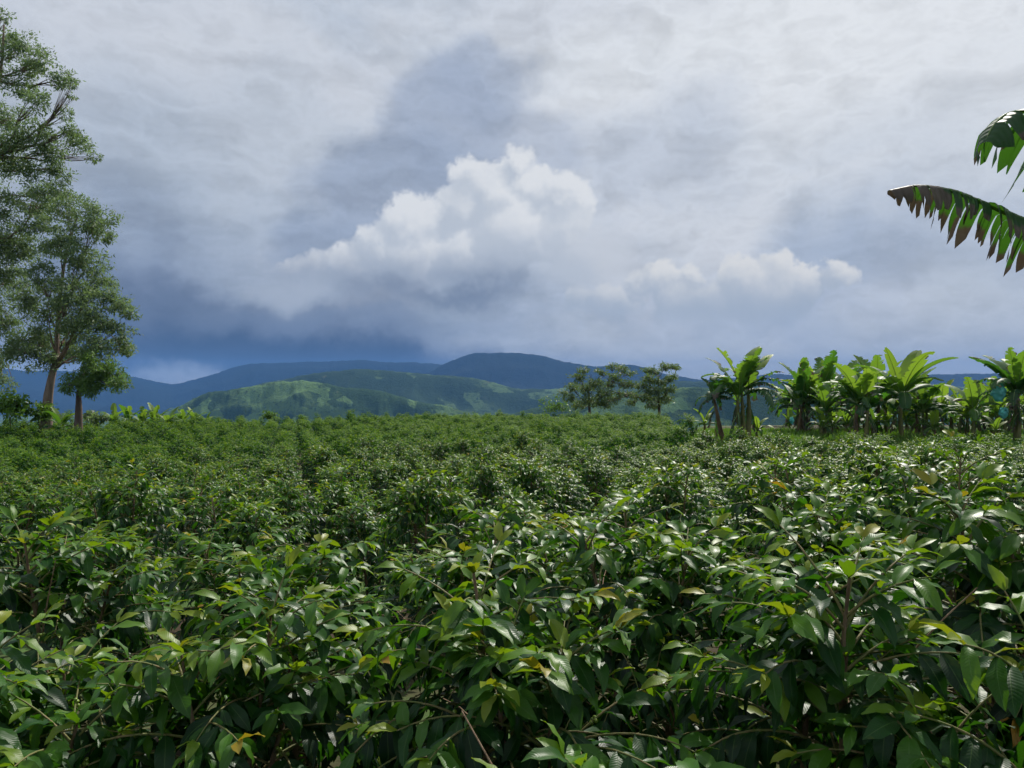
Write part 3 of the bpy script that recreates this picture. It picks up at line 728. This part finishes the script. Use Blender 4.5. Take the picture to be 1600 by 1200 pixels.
def clump_tree(name, label, cat, trunk, clumps, d, mat, bark, seed, n_leaf, lsize, group=None, depth=1.0, flat=0.62, r_trunk=0.5, fork=None, twig_lines=True, wid=0.34):
    """trunk: list of (px,py) from the ground up; clumps: (px,py,r px). Built at distance d around a real trunk"""
    rng = np.random.default_rng(seed)
    tp = np.array([world_at(px, py, d) for px, py in trunk]); gz_ = gz1(tp[0][0], d); tp[0][2] = min(tp[0][2], gz_ - 0.1)
    root = empty(name, (tp[0][0], d, tp[0][2])); tag(root, label, cat, group); org = tp[0].copy()
    tt = np.linspace(0, 1, len(tp)); q = np.linspace(0, 1, 16)
    pts = np.stack([np.interp(q, tt, tp[:, k]) for k in range(3)], 1)
    pts[:, 1] += 0.15 * np.sin(q * 6 + seed)
    rad = r_trunk * (1.0 - 0.88 * q ** 0.75) * (1 + 0.5 * np.exp(-q * 14)); V, Fq = tube(pts - org, rad, 10)
    link('trunk', npmesh('trunk', V, Fq, mats=[bark]), root)
    Ps = []; ends = []; rmax = max(c_[2] for c_ in clumps)
    for px, py, r in sorted(clumps, key=lambda c_: -c_[2]):
        rr = r / F * d; c = world_at(px, py, d + rng.normal(-0.35 * depth, depth))
        P, D, N, L, rn, cen = clump_leaves(rng, c, rr, max(60, int(n_leaf * (r / 35.0) ** 2)), lsize, flat)
        Ps.append((P - org, D, N, L, rn))
        # limb from the trunk to the clump
        h = np.clip((c[2] - rr * 0.8 - 0.95 * abs(c[0] - tp[0][0]) - tp[0][2]) / max(0.1, tp[-1][2] - tp[0][2]), fork or 0.45, 0.97); a = np.array([np.interp(h, q, pts[:, k]) for k in range(3)])
        big = r >= 0.62 * rmax
        if not big and ends:
            a = min(ends, key=lambda e_: np.linalg.norm(e_ - c) + (3.0 if e_[2] > c[2] + rr else 0))
        ln_ = np.linalg.norm(c - a)
        mid = (a + c) / 2 + np.array([0, 0, -0.10 * ln_]) + rng.normal(0, 0.08 * ln_, 3); lb = bez(a, mid, c)
        lb[1:-1] += rng.normal(0, 0.018 * ln_, (7, 3))
        if big: ends.append(lb[5]); ends.append(lb[7])
        r0 = min(r_trunk * 0.30, 0.012 * np.linalg.norm(c - a) + 0.03)
        V, Fq = tube(lb - org, np.linspace(r0, 0.02, 9), 6); lo = link('limb', npmesh('limb', V, Fq, mats=[bark]), root)
        if twig_lines:
            tw = [tube(bez(lb[5], (lb[5] + s) / 2 + rng.normal(0, 0.15, 3), s, 5) - org, np.linspace(0.03, 0.008, 5), 3) for s in cen[:10]]
            V, Fq = merge(tw); t_ = link('twigs', npmesh('twigs', V, Fq, mats=[bark]), lo); t_['kind'] = 'stuff'
    P, D, N, L, rn = [np.concatenate([p[k] for p in Ps]) for k in range(5)]
    cr = link('crown', leaf_cards('crown', P, D, N, L, rn, mat, wid), root); cr['kind'] = 'stuff'
    return root

clump_tree('tall_tree', 'tall spreading tree with pale brown trunk standing behind the field at left', 'tree',
    [(72, 660), (76, 625), (82, 590), (88, 560), (90, 480), (100, 400), (120, 340)],
    [(140, 340, 34), (105, 325, 26), (160, 365, 20), (92, 380, 32), (128, 405, 34), (152, 438, 26), (176, 468, 24), (206, 491, 12), (190, 480, 12), (78, 478, 34), (128, 488, 38), (178, 515, 26), (200, 548, 11), (50, 520, 34), (92, 545, 34), (148, 545, 32), (190, 540, 16), (60, 560, 26), (28, 545, 22), (70, 430, 26), (40, 470, 22), (112, 450, 26), (118, 520, 26)],
    62, M_TREE, M_BARK, 41, 2700, 0.27, None, 1.6, 0.85, 0.46, 0.42)
clump_tree('small_tree', 'small leaning tree with forked trunk beside the tall tree at left', 'tree',
    [(124, 665), (124, 640), (121, 615), (122, 595), (140, 575)],
    [(125, 588, 26), (160, 590, 28), (188, 600, 16), (146, 568, 22), (108, 603, 15), (175, 578, 18), (140, 605, 18)],
    58, M_TREEB, M_BARKD, 42, 2800, 0.24, None, 1.0, 0.75, 0.36, 0.35)
clump_tree('tall_tree', 'very tall airy tree whose crown reaches the top left corner', 'tree',
    [(-60, 680), (-58, 560), (-50, 440), (-38, 330), (-15, 200), (5, 100), (8, 40)],
    [(8, 60, 20), (2, 25, 14), (34, 72, 30), (70, 98, 24), (98, 125, 20), (112, 128, 10), (26, 130, 26), (102, 178, 12), (112, 150, 7), (18, 185, 30), (52, 210, 34), (82, 235, 26), (124, 222, 24), (146, 246, 11), (88, 268, 22), (30, 268, 34), (10, 325, 34), (52, 320, 30), (70, 300, 24), (-40, 100, 46), (-60, 190, 54), (-30, 380, 44), (18, 372, 30), (-55, 290, 56), (5, 425, 30), (-10, 480, 36), (-2, 560, 26), (4, 600, 20), (12, 510, 20), (95, 300, 22), (35, 395, 30), (60, 350, 26), (20, 440, 24), (110, 205, 16), (60, 160, 20), (45, 110, 20), (-5, 230, 40)],
    66, M_TREE, M_BARK, 43, 2200, 0.28, None, 1.8, 0.8, 0.55, 0.4)
# feathery trees on the crest
clump_tree('feathery_tree', 'feathery grey-green tree on the crest, left one of the pair by the bananas', 'tree',
    [(922, 665), (921, 632), (920, 610), (924, 585)],
    [(903, 590, 13), (912, 578, 9), (893, 605, 12), (915, 607, 16), (935, 598, 15), (945, 612, 16), (890, 622, 11), (925, 625, 18), (950, 628, 14), (905, 632, 13), (938, 582, 9), (962, 590, 12), (972, 576, 11), (985, 583, 8), (958, 572, 9), (978, 600, 11), (970, 615, 9), (952, 600, 10), (990, 602, 9), (960, 622, 11), (985, 615, 8), (880, 614, 8)],
    128, M_TREEM, M_BARKD, 51, 3400, 0.42, None, 1.6, 0.5, 0.32, 0.3)
clump_tree('feathery_tree', 'feathery grey-green tree on the crest nearest the banana plants', 'tree',
    [(1030, 665), (1030, 632), (1028, 610), (1030, 585)],
    [(1040, 572, 13), (1022, 580, 12), (1056, 574, 8), (1050, 590, 11), (1012, 592, 12), (1034, 595, 14), (1003, 604, 11), (1024, 610, 15), (1046, 608, 11), (1010, 620, 13), (1036, 624, 15), (992, 618, 8), (985, 628, 9), (1020, 632, 13), (1008, 578, 7)],
    122, M_TREEM, M_BARKD, 52, 3400, 0.42, None, 1.4, 0.45, 0.30, 0.3)

def shrub(px, py, d, wpx, hpx, mat, seed, label, lsize=0.3, group=None, n=5):
    rng = np.random.default_rng(seed)
    cl = [(px + rng.uniform(-0.6, 0.6) * wpx / 2, py - hpx * 0.5 + rng.uniform(-0.3, 0.35) * hpx, rng.uniform(0.35, 0.55) * hpx) for _ in range(n)]
    return clump_tree('shrub', label, 'shrub', [(px, py + 14), (px, py), (px + 1, py - hpx * 0.5)], cl, d, mat, M_BARKD, seed, 900, lsize, group, 0.5, 0.8, 0.06, 0.2, False, 0.5)
shrub(866, 642, 112, 56, 20, M_SHRUB, 61, 'bright green rounded shrub at the foot of the feathery trees', 0.3, None, 9)
shrub(425, 655, 92, 40, 15, M_SHRUB, 62, 'low green shrub on the crest below the pasture hill', 0.3, None, 6)
shrub(15, 652, 60, 60, 34, M_SHRUB, 63, 'bushy green shrub at the left edge under the tall trees', 0.34, None, 9)
shrub(62, 656, 61, 44, 24, M_SHRUB, 64, 'green shrub in front of the tall tree trunk', 0.34, None, 7)
shrub(150, 660, 62, 36, 18, M_TREE, 65, 'dark shrub at the foot of the small leaning tree', 0.3, None, 6)

# ------------------------------------------------------------------ banana plants
def banana_blade(rng, mid, width, tear, hang, dry_tip, age, nv=4, start=0.14, strip=(0.03, 0.09), roll=0.0, cup=0.25, dry_edge=0.15, gapm=0.45, stiff=1.0, ragged=False):
    """blade torn into strips along a midrib polyline -> V,F,uv,dry"""
    mid = np.asarray(mid, float); seg = np.linalg.norm(np.diff(mid, axis=0), axis=1); sl_ = np.concatenate([[0], np.cumsum(seg)]); sl_ /= sl_[-1]
    span = float(np.linalg.norm(mid[-1] - mid[0]))
    at = lambda s: np.array([np.interp(s, sl_, mid[:, k]) for k in range(3)])
    Vs, Fs, UV, DR, o = [], [], [], [], 0
    up = np.array([0, 0, 1.0])
    for sg in (-1, 1):
        s = start
        while s < 0.995:
            ds = rng.uniform(*strip) if rng.random() < tear else rng.uniform(0.10, 0.2); s1 = min(1.0, s + ds)
            if 1 - s1 < 0.02: s1 = 1.0
            torn = rng.random() < tear; da = rng.normal(0, 0.34) * (1 if torn else 0.25) * (0.4 + tear); gapw = rng.uniform(0.0, gapm) if torn else 0.0; da *= stiff
            lenf = (rng.uniform(0.5, 0.8) if rng.random() < 0.3 else rng.uniform(0.8, 1.1)) if torn else 1.0; dedge = dry_edge + (rng.uniform(0.2, 1.0) if torn and rng.random() < 0.3 else 0)
            if ragged: lenf = rng.uniform(0.72, 1.1) * (0.7 if rng.random() < 0.25 else 1.0)
            sdry = dry_tip if rng.random() < 0.55 else 0.25 * dry_tip
            na = max(2, int(round((s1 - s) / 0.05)) + 1); rows = []
            for i, q in enumerate(np.linspace(s, s1, na)):
                p = at(q); tg = nz3(at(min(1, q + 0.02)) - at(max(0, q - 0.02)))
                side = nz3(c3(tg, up)); nrm = c3(side, tg)
                ang0 = cup * (1 - hang) + sg * roll
                g = (q - start) / (1 - start)
                wd = width * (np.clip(math.sin(math.pi * min(1, g * 0.86 + 0.10)), 0, 1) ** 0.55) * lenf
                if g > 0.97: wd *= 0.75
                cen_ = (0.5 - i / (na - 1)) * (s1 - s); skew = cen_ * gapw; skt = cen_ * (0.4 if ragged else 0.35) if torn else 0.0
                cur = p.copy(); a = ang0; wd *= (1 + (rng.normal(0, 0.10) if torn else rng.normal(0, 0.015)))
                for k in range(nv + 1):
                    f = k / nv; Vs.append(cur + tg * ((skew * max(0.0, (f - 0.28) / 0.72) + skt * max(0.0, (f - 0.7) / 0.3)) * span)); UV.append((q, f * sg)); DR.append(dry_tip * max(0, (g - 0.8) / 0.2) + sdry * max(0, (g - 0.3) / 0.7) * (0.35 + 0.65 * f) + dedge * f ** 2.5)
                    a -= (hang * 1.9 + (da * 1.6 if f > 0.25 else 0)) / nv * (0.6 if k == 0 else 1.0)
                    a = max(a, -1.75)
                    dirv = side * sg * math.cos(a) + nrm * math.sin(a)
                    # gravity pulls a hanging strip straight down rather than along the tilted normal
                    if a < -0.5: dirv = dirv * 0.5 + np.array([0, 0, -0.5]) + side * sg * 0.05; dirv = nz3(dirv)
                    dirv = dirv + tg * (0.04 if ragged else 0.16)
                    cur = cur + dirv * wd / nv
            k1 = nv + 1
            for i in range(na - 1):
                for k in range(nv): Fs.append((o + i * k1 + k, o + i * k1 + k + 1, o + (i + 1) * k1 + k + 1, o + (i + 1) * k1 + k))
            o += na * k1; s = s1
    V = np.array(Vs); n = len(V)
    return V, np.array(Fs), np.array(UV), np.array(DR), np.full(n, age)

def arc(az, e0, bend, L, n=14, p=1.4, base=np.zeros(3)):
    pts = [base]; 
    for k in range(n):
        s = (k + 1) / n; e = e0 - bend * s ** p
        pts.append(pts[-1] + L / n * np.array([math.cos(az) * math.cos(e), math.sin(az) * math.cos(e), math.sin(e)]))
    return np.array(pts)

def banana_leaf(rng, root, mid, width, tear, hang, dry_tip, age, name='leaf', rib=0.035, **kw):
    V, Fq, uv, dr, ag = banana_blade(rng, mid, width, tear, hang, dry_tip, age, **kw)
    o = link(name, npmesh('banana_leaf', V, Fq, uv, {'dry': dr, 'age': ag}, [M_BLEAF]), root)
    V, Fq = tube(mid - np.array([0, 0, 0.006]), np.linspace(rib, rib * 0.12, len(mid)), 6)
    link('midrib', npmesh('midrib', V, Fq, mats=[M_BRIB]), o)
    return o

def banana(px, d, base_y, top_y, seed, label, stems=1, nl=9, tear=0.6, spread=1.0, lean=0.0, young=0.3, dead=2, group='banana plants along the field edge', frac=0.43, Lf=None, gapm=0.45):
    rng = np.random.default_rng(seed); x = (px - 800) / F * d; zg = gz1(x, d)
    H = CAMZ + (600 - top_y) / F * d - zg; hs = H * frac
    root = empty('banana_plant', (x, d, zg)); tag(root, label, 'banana plant', group)
    for si in range(stems):
        off = np.array([0, 0, 0.]) if si == 0 else np.array([rng.uniform(-0.45, 0.45), rng.uniform(-0.3, 0.5), 0]); f = 1.0 if si == 0 else rng.uniform(0.8, 1.0)
        q = np.linspace(0, 1, 12); ph = rng.uniform(0, 6)
        pts = off + np.stack([lean * q ** 1.5 + 0.05 * np.sin(q * 5 + ph), 0.06 * np.sin(q * 4 + ph), q * hs * f - 0.05], 1)
        r0 = 0.125 * (H / 5.5) ** 0.5 * rng.uniform(0.9, 1.15); rad = r0 * (1.25 - 0.7 * q) * (1 + 0.05 * np.sin(q * 40))
        V, Fq = tube(pts, rad, 10); link('stem', npmesh('stem', V, Fq, mats=[M_BSTEM if rng.random() < 0.6 else M_BSTEMG]), root)
        top = pts[-1]; a0 = rng.uniform(0, 6.28); n_ = nl + 2 if si == 0 else max(5, nl - 1)
        for k in range(n_):
            az = a0 + k * 2.399 + rng.normal(0, 0.2); g = k / max(1, n_ - 1)        # g=1 youngest, most upright
            L = (Lf or H * 0.62) * rng.uniform(0.8, 1.12) * (0.85 + 0.15 * g)
            e0 = R(38 + 44 * g + rng.normal(0, 6)); bend = R(125 - 92 * g + rng.normal(0, 14)) * spread
            tr = np.clip(tear * (1.3 - 0.55 * g) + rng.normal(0, 0.1), 0.05, 1); hg = np.clip(0.62 - 0.62 * g + rng.normal(0, 0.14), 0.02, 0.9)
            dt = (rng.uniform(0.5, 1.1) if rng.random() < 0.35 * (1 - g) and g < 0.6 else 0.1)
            mid = arc(az, e0, bend, L, 14, 1.4, top - np.array([0, 0, 0.10]))
            banana_leaf(rng, root, mid, L * rng.uniform(0.145, 0.18), tr, hg, dt, np.clip(young + 0.55 * g + rng.normal(0, 0.1), 0, 1), cup=0.35)
        for k in range(dead):
            az = rng.uniform(0, 6.28); b = pts[int(rng.uniform(7, 10))]
            mid = arc(az, R(-5), R(88), hs * rng.uniform(0.4, 0.7), 10, 0.5, b)
            banana_leaf(rng, root, mid, 0.22, 0.95, 0.95, 1.6, 0.3, name='dead_leaf', rib=0.025, dry_edge=1.2, nv=3)
    return root

BAN = [  # px, d, base y, top y, seed, label, kwargs
    (1128, 41.5, 677, 566, 1, 'leaning banana plant with few drooping leaves, first from the left', dict(nl=7, tear=0.8, lean=-0.5, young=0.05, dead=2, frac=0.56, spread=1.25, Lf=1.9)),
    (1160, 41, 679, 536, 2, 'tall thick-stemmed banana clump standing apart, dark torn crown', dict(stems=3, nl=8, tear=0.9, young=0.3, dead=3, frac=0.52, spread=1.15)),
    (1256, 47, 660, 560, 3, 'banana plant with brown dead leaves at the left end of the grove', dict(stems=2, nl=9, tear=0.8, young=0.2, dead=4)),
    (1292, 52, 660, 552, 4, 'banana plant set back behind the left end of the grove', dict(stems=2, nl=9, tear=0.7, young=0.25)),
    (1338, 42, 678, 552, 5, 'broad banana plant with low spreading leaves in the grove front', dict(stems=2, nl=11, tear=0.55, young=0.35, spread=1.1)),
    (1408, 42.5, 680, 528, 6, 'tallest banana plant with two big upright light green leaves', dict(stems=1, nl=10, tear=0.25, young=0.4, spread=0.9, dead=2)),
    (1372, 50, 665, 546, 7, 'dense banana plant behind the tallest one', dict(stems=2, nl=10, tear=0.6, young=0.3)),
    (1447, 44, 676, 590, 8, 'short banana plant just right of the tallest one', dict(nl=8, tear=0.6, young=0.3, stems=2)),
    (1472, 48, 670, 584, 9, 'banana plant in the low middle stretch of the grove', dict(nl=9, tear=0.7, young=0.45)),
    (1500, 45, 676, 594, 10, 'slender low banana plant in the gap before the right-hand plants', dict(nl=8, tear=0.6, young=0.35)),
    (1521, 42, 682, 580, 11, 'slim banana plant with bright folded young leaf', dict(nl=8, tear=0.35, young=0.55)),
    (1548, 50, 668, 582, 12, 'banana plant behind the slim one near the right edge', dict(nl=9, tear=0.7, young=0.3, stems=2)),
    (1588, 41, 680, 538, 13, 'banana plant at the right edge with brown-tipped ragged leaves', dict(nl=10, tear=0.75, young=0.25, dead=3, frac=0.50, stems=2, spread=1.1)),
    (1325, 58, 655, 560, 14, 'banana plant deep in the back row left of the tallest', dict(nl=9, tear=0.7, young=0.3, stems=2)),
    (1425, 57, 655, 572, 15, 'banana plant deep in the back row right of the tallest', dict(nl=9, tear=0.7, young=0.3, stems=2)),
    (1230, 58, 655, 590, 16, 'short far banana plant seen past the standing-apart clump', dict(nl=8, tear=0.6, young=0.35, dead=1)),
    (1570, 46, 675, 590, 17, 'low leafy banana plant beside the turquoise bags', dict(nl=9, tear=0.5, young=0.5)),
    (1385, 44, 680, 612, 18, 'young banana sucker at the foot of the tallest plant', dict(nl=7, tear=0.2, young=0.6, dead=0, frac=0.35)),
    (1300, 44, 680, 625, 19, 'young banana sucker on the grass at the left of the grove', dict(nl=7, tear=0.2, young=0.6, dead=0, frac=0.3)),
    (1183, 42, 684, 632, 20, 'young banana sucker beside the thick-stemmed clump', dict(nl=6, tear=0.2, young=0.75, dead=0, frac=0.3)),
    (1460, 42, 684, 628, 21, 'young banana sucker low in the middle of the grove', dict(nl=7, tear=0.2, young=0.65, dead=0, frac=0.3)),
    (1555, 41.5, 684, 632, 22, 'young yellow-green banana sucker near the right edge', dict(nl=6, tear=0.2, young=0.85, dead=0, frac=0.3)),
    (1100, 43, 680, 628, 23, 'single low banana sucker left of the leaning banana plant', dict(nl=5, tear=0.2, young=0.6, dead=0, frac=0.4)),
]
for px, d, by, ty, sd, lab, kw in BAN: banana(px, d, by, ty, sd * 13 + 5, lab, **kw)
rb = np.random.default_rng(33)      # crowded low plants that fill the grove
for k in range(34):
    px = 1235 + k * 11.2 + rb.uniform(-7, 7); d = rb.uniform(42.5, 57); tall_ = 566 if px < 1440 else 584
    if k % 2: banana(px, d, 0, rb.uniform(tall_, tall_ + 26), 700 + k, 'half-grown banana plant crowded among the taller ones in the grove', nl=10, tear=0.7, young=rb.uniform(0.2, 0.6), dead=2, spread=1.1, group='half-grown banana plants in the grove')
    else: banana(px, d, 0, rb.uniform(608, 632), 700 + k, 'low bushy banana shoot in the undergrowth of the grove', nl=9, tear=0.4, young=rb.uniform(0.2, 0.7), dead=0, frac=0.3, spread=1.15, group='banana shoots in the undergrowth')

# pale leafy clumps past the crest at left
for k, (px, ty, d) in enumerate([(178, 630, 72), (200, 625, 74), (222, 629, 72), (244, 627, 75), (262, 631, 73), (285, 629, 76), (305, 632, 78), (96, 627, 60), (322, 636, 80)]):
    where = ['first from the small tree', 'second from the small tree', 'third from the small tree', 'fourth from the small tree', 'fifth from the small tree', 'sixth from the small tree', 'second from the right end of the row', 'between the two trunks', 'at the right end of the row'][k]
    banana(px, d, 650, ty, 400 + k, 'pale broad-leaved clump on the crest, ' + where, nl=12, tear=0.5, young=0.35, dead=0, frac=0.4, spread=1.2, group='pale clumps on the crest at left')

# the banana plant just outside the frame on the right, its two ragged leaves reaching in
def near_banana():
    rng = np.random.default_rng(91); d = 4.9
    crown = world_at(1830, 470, d); base = np.array([crown[0] + 0.1, d, gz1(crown[0] + 0.1, d)])
    root = empty('banana_plant', tuple(base)); tag(root, 'near banana plant whose ragged brown-edged leaves reach in at upper right', 'banana plant')
    q = np.linspace(0, 1, 14)[:, None]; pts = base + (crown - base) * q + np.array([0.05, 0, 0]) * np.sin(q * 3)
    V, Fq = tube(pts - base, np.linspace(0.15, 0.07, 14), 12); link('stem', npmesh('stem', V, Fq, mats=[M_BSTEMG]), root)
    def poly(P, n=26):
        P = np.array([world_at(*p) for p in P]); t = np.linspace(0, 1, len(P)); qq = np.linspace(0, 1, n)
        c = np.stack([np.interp(qq, t, P[:, k]) for k in range(3)], 1)
        for _ in range(3): c[1:-1] = (c[:-2] + 2 * c[1:-1] + c[2:]) / 4
        return c - base
    banana_leaf(rng, root, poly([(1830, 470, 4.9), (1740, 412, 4.8), (1660, 372, 4.7), (1600, 345, 4.62), (1530, 313, 4.55), (1470, 292, 4.5), (1425, 288, 4.46), (1389, 297, 4.42)], 34), 0.32, 1.0, 0.95, 0.80, 0.12, rib=0.020, strip=(0.006, 0.036), nv=8, cup=0.35, dry_edge=0.72, gapm=0.32, stiff=0.6, ragged=True)
    banana_leaf(rng, root, poly([(1830, 470, 4.9), (1790, 330, 4.8), (1725, 225, 4.7), (1660, 180, 4.6), (1600, 170, 4.5), (1570, 176, 4.46), (1550, 196, 4.43), (1538, 222, 4.4)], 34), 0.46, 1.0, 0.85, 0.05, 0.25, rib=0.020, strip=(0.015, 0.07), nv=8, cup=0.35, gapm=0.4, stiff=0.6)
    for az, e, b, L, a in ((0.2, 60, 60, 2.2, 0.5), (1.3, 70, 50, 2.3, 0.7), (-1.2, 50, 90, 2.0, 0.3), (2.2, 78, 20, 1.6, 0.9)):
        banana_leaf(rng, root, arc(az if az < 1.5 else 0.9, R(e), R(b), L, 14, 1.4, crown - base), 0.32, 0.7, 0.5, 0.2, a)
near_banana()

# turquoise bags over banana bunches
def bag(px, py, d, h, seed, label):
    rng = np.random.default_rng(seed); c = world_at(px, py, d); n, s = 12, 14
    q = np.linspace(0, 1, n); th = np.linspace(0, 2 * np.pi, s, endpoint=False)
    r = h * 0.30 * (0.25 + 0.9 * np.sin(np.pi * np.clip(q * 0.85 + 0.08, 0, 1)) ** 0.7)
    rr = r[:, None] * (1 + 0.22 * rng.normal(size=(n, s))); 
    V = np.stack([rr * np.cos(th), rr * np.sin(th), (0.5 - q)[:, None] * h + 0.03 * rng.normal(size=(n, s))], -1).reshape(-1, 3)
    i, j = np.meshgrid(np.arange(n - 1), np.arange(s), indexing='ij'); j2 = (j + 1) % s
    Fq = np.stack([i * s + j, (i + 1) * s + j, (i + 1) * s + j2, i * s + j2], -1).reshape(-1, 4)
    root = empty('bunch_bag', (c[0], c[1], c[2] - h / 2)); tag(root, label, 'bag', 'turquoise bunch bags')
    link('bag', npmesh('bag', V + np.array([0, 0, h / 2]), Fq, mats=[M_BAG]), root)
    V, Fq = tube(np.array([[0, 0, h * 0.95], [0.02, 0, h * 1.1], [0.10, 0.05, h * 1.25]]), [0.03, 0.03, 0.03], 6); link('stalk', npmesh('stalk', V, Fq, mats=[M_BRIB]), root)
bag(1561, 613, 40.2, 0.95, 1, 'upper turquoise plastic bag hanging on a banana bunch at right edge')
bag(1568, 645, 40.1, 0.55, 2, 'lower turquoise plastic bag hanging beneath the larger bag')
bag(1237, 657, 40.5, 0.30, 3, 'small turquoise plastic bag low between the clump and the grove')

# grass and weeds on the bank under the bananas
def grass():
    rng = np.random.default_rng(12); n = 26000
    d = rng.uniform(33.5, 50, n); u = rng.uniform(0.225, 0.70, n); x = u * d; z = ground_z(x, d)
    P = np.stack([x, d, z], 1); D = rng.normal(size=(n, 3)) * 0.55 + np.array([0, 0, 1.0]); D /= np.linalg.norm(D, axis=1, keepdims=True)
    N = rng.normal(size=(n, 3)); N -= D * (N * D).sum(1, keepdims=True); N /= np.linalg.norm(N, axis=1, keepdims=True)
    tag(link('grass', leaf_cards('grass', P, D, N, rng.uniform(0.10, 0.38, n), rng.random(n), M_GRASS, 0.16)), 'bright grass and weeds on the bank under the banana plants', 'grass', None, 'stuff')
grass()

# ------------------------------------------------------------------ the air
def haze():
    x, y0, y1, z0, z1 = 15900, -15900, 15900, -365, 470
    V = np.array([(-x, y0, z0), (x, y0, z0), (x, y1, z0), (-x, y1, z0), (-x, y0, z1), (x, y0, z1), (x, y1, z1), (-x, y1, z1)], float)
    Fq = np.array([(0, 3, 2, 1), (4, 5, 6, 7), (0, 1, 5, 4), (1, 2, 6, 5), (2, 3, 7, 6), (3, 0, 4, 7)])
    m_, t, out = new_mat('haze_air')
    v = t.new('ShaderNodeVolumePrincipled'); v.inputs['Color'].default_value = (0.14, 0.34, 0.76, 1); v.inputs['Density'].default_value = 0.000066
    v.inputs['Anisotropy'].default_value = 0.0
    t.l.new(v.outputs[0], out.inputs['Volume'])
    tag(link('haze', npmesh('haze', V, Fq, mats=[m_], smooth=False)), 'thin blue haze in the distant air', 'haze', None, 'stuff')
haze()
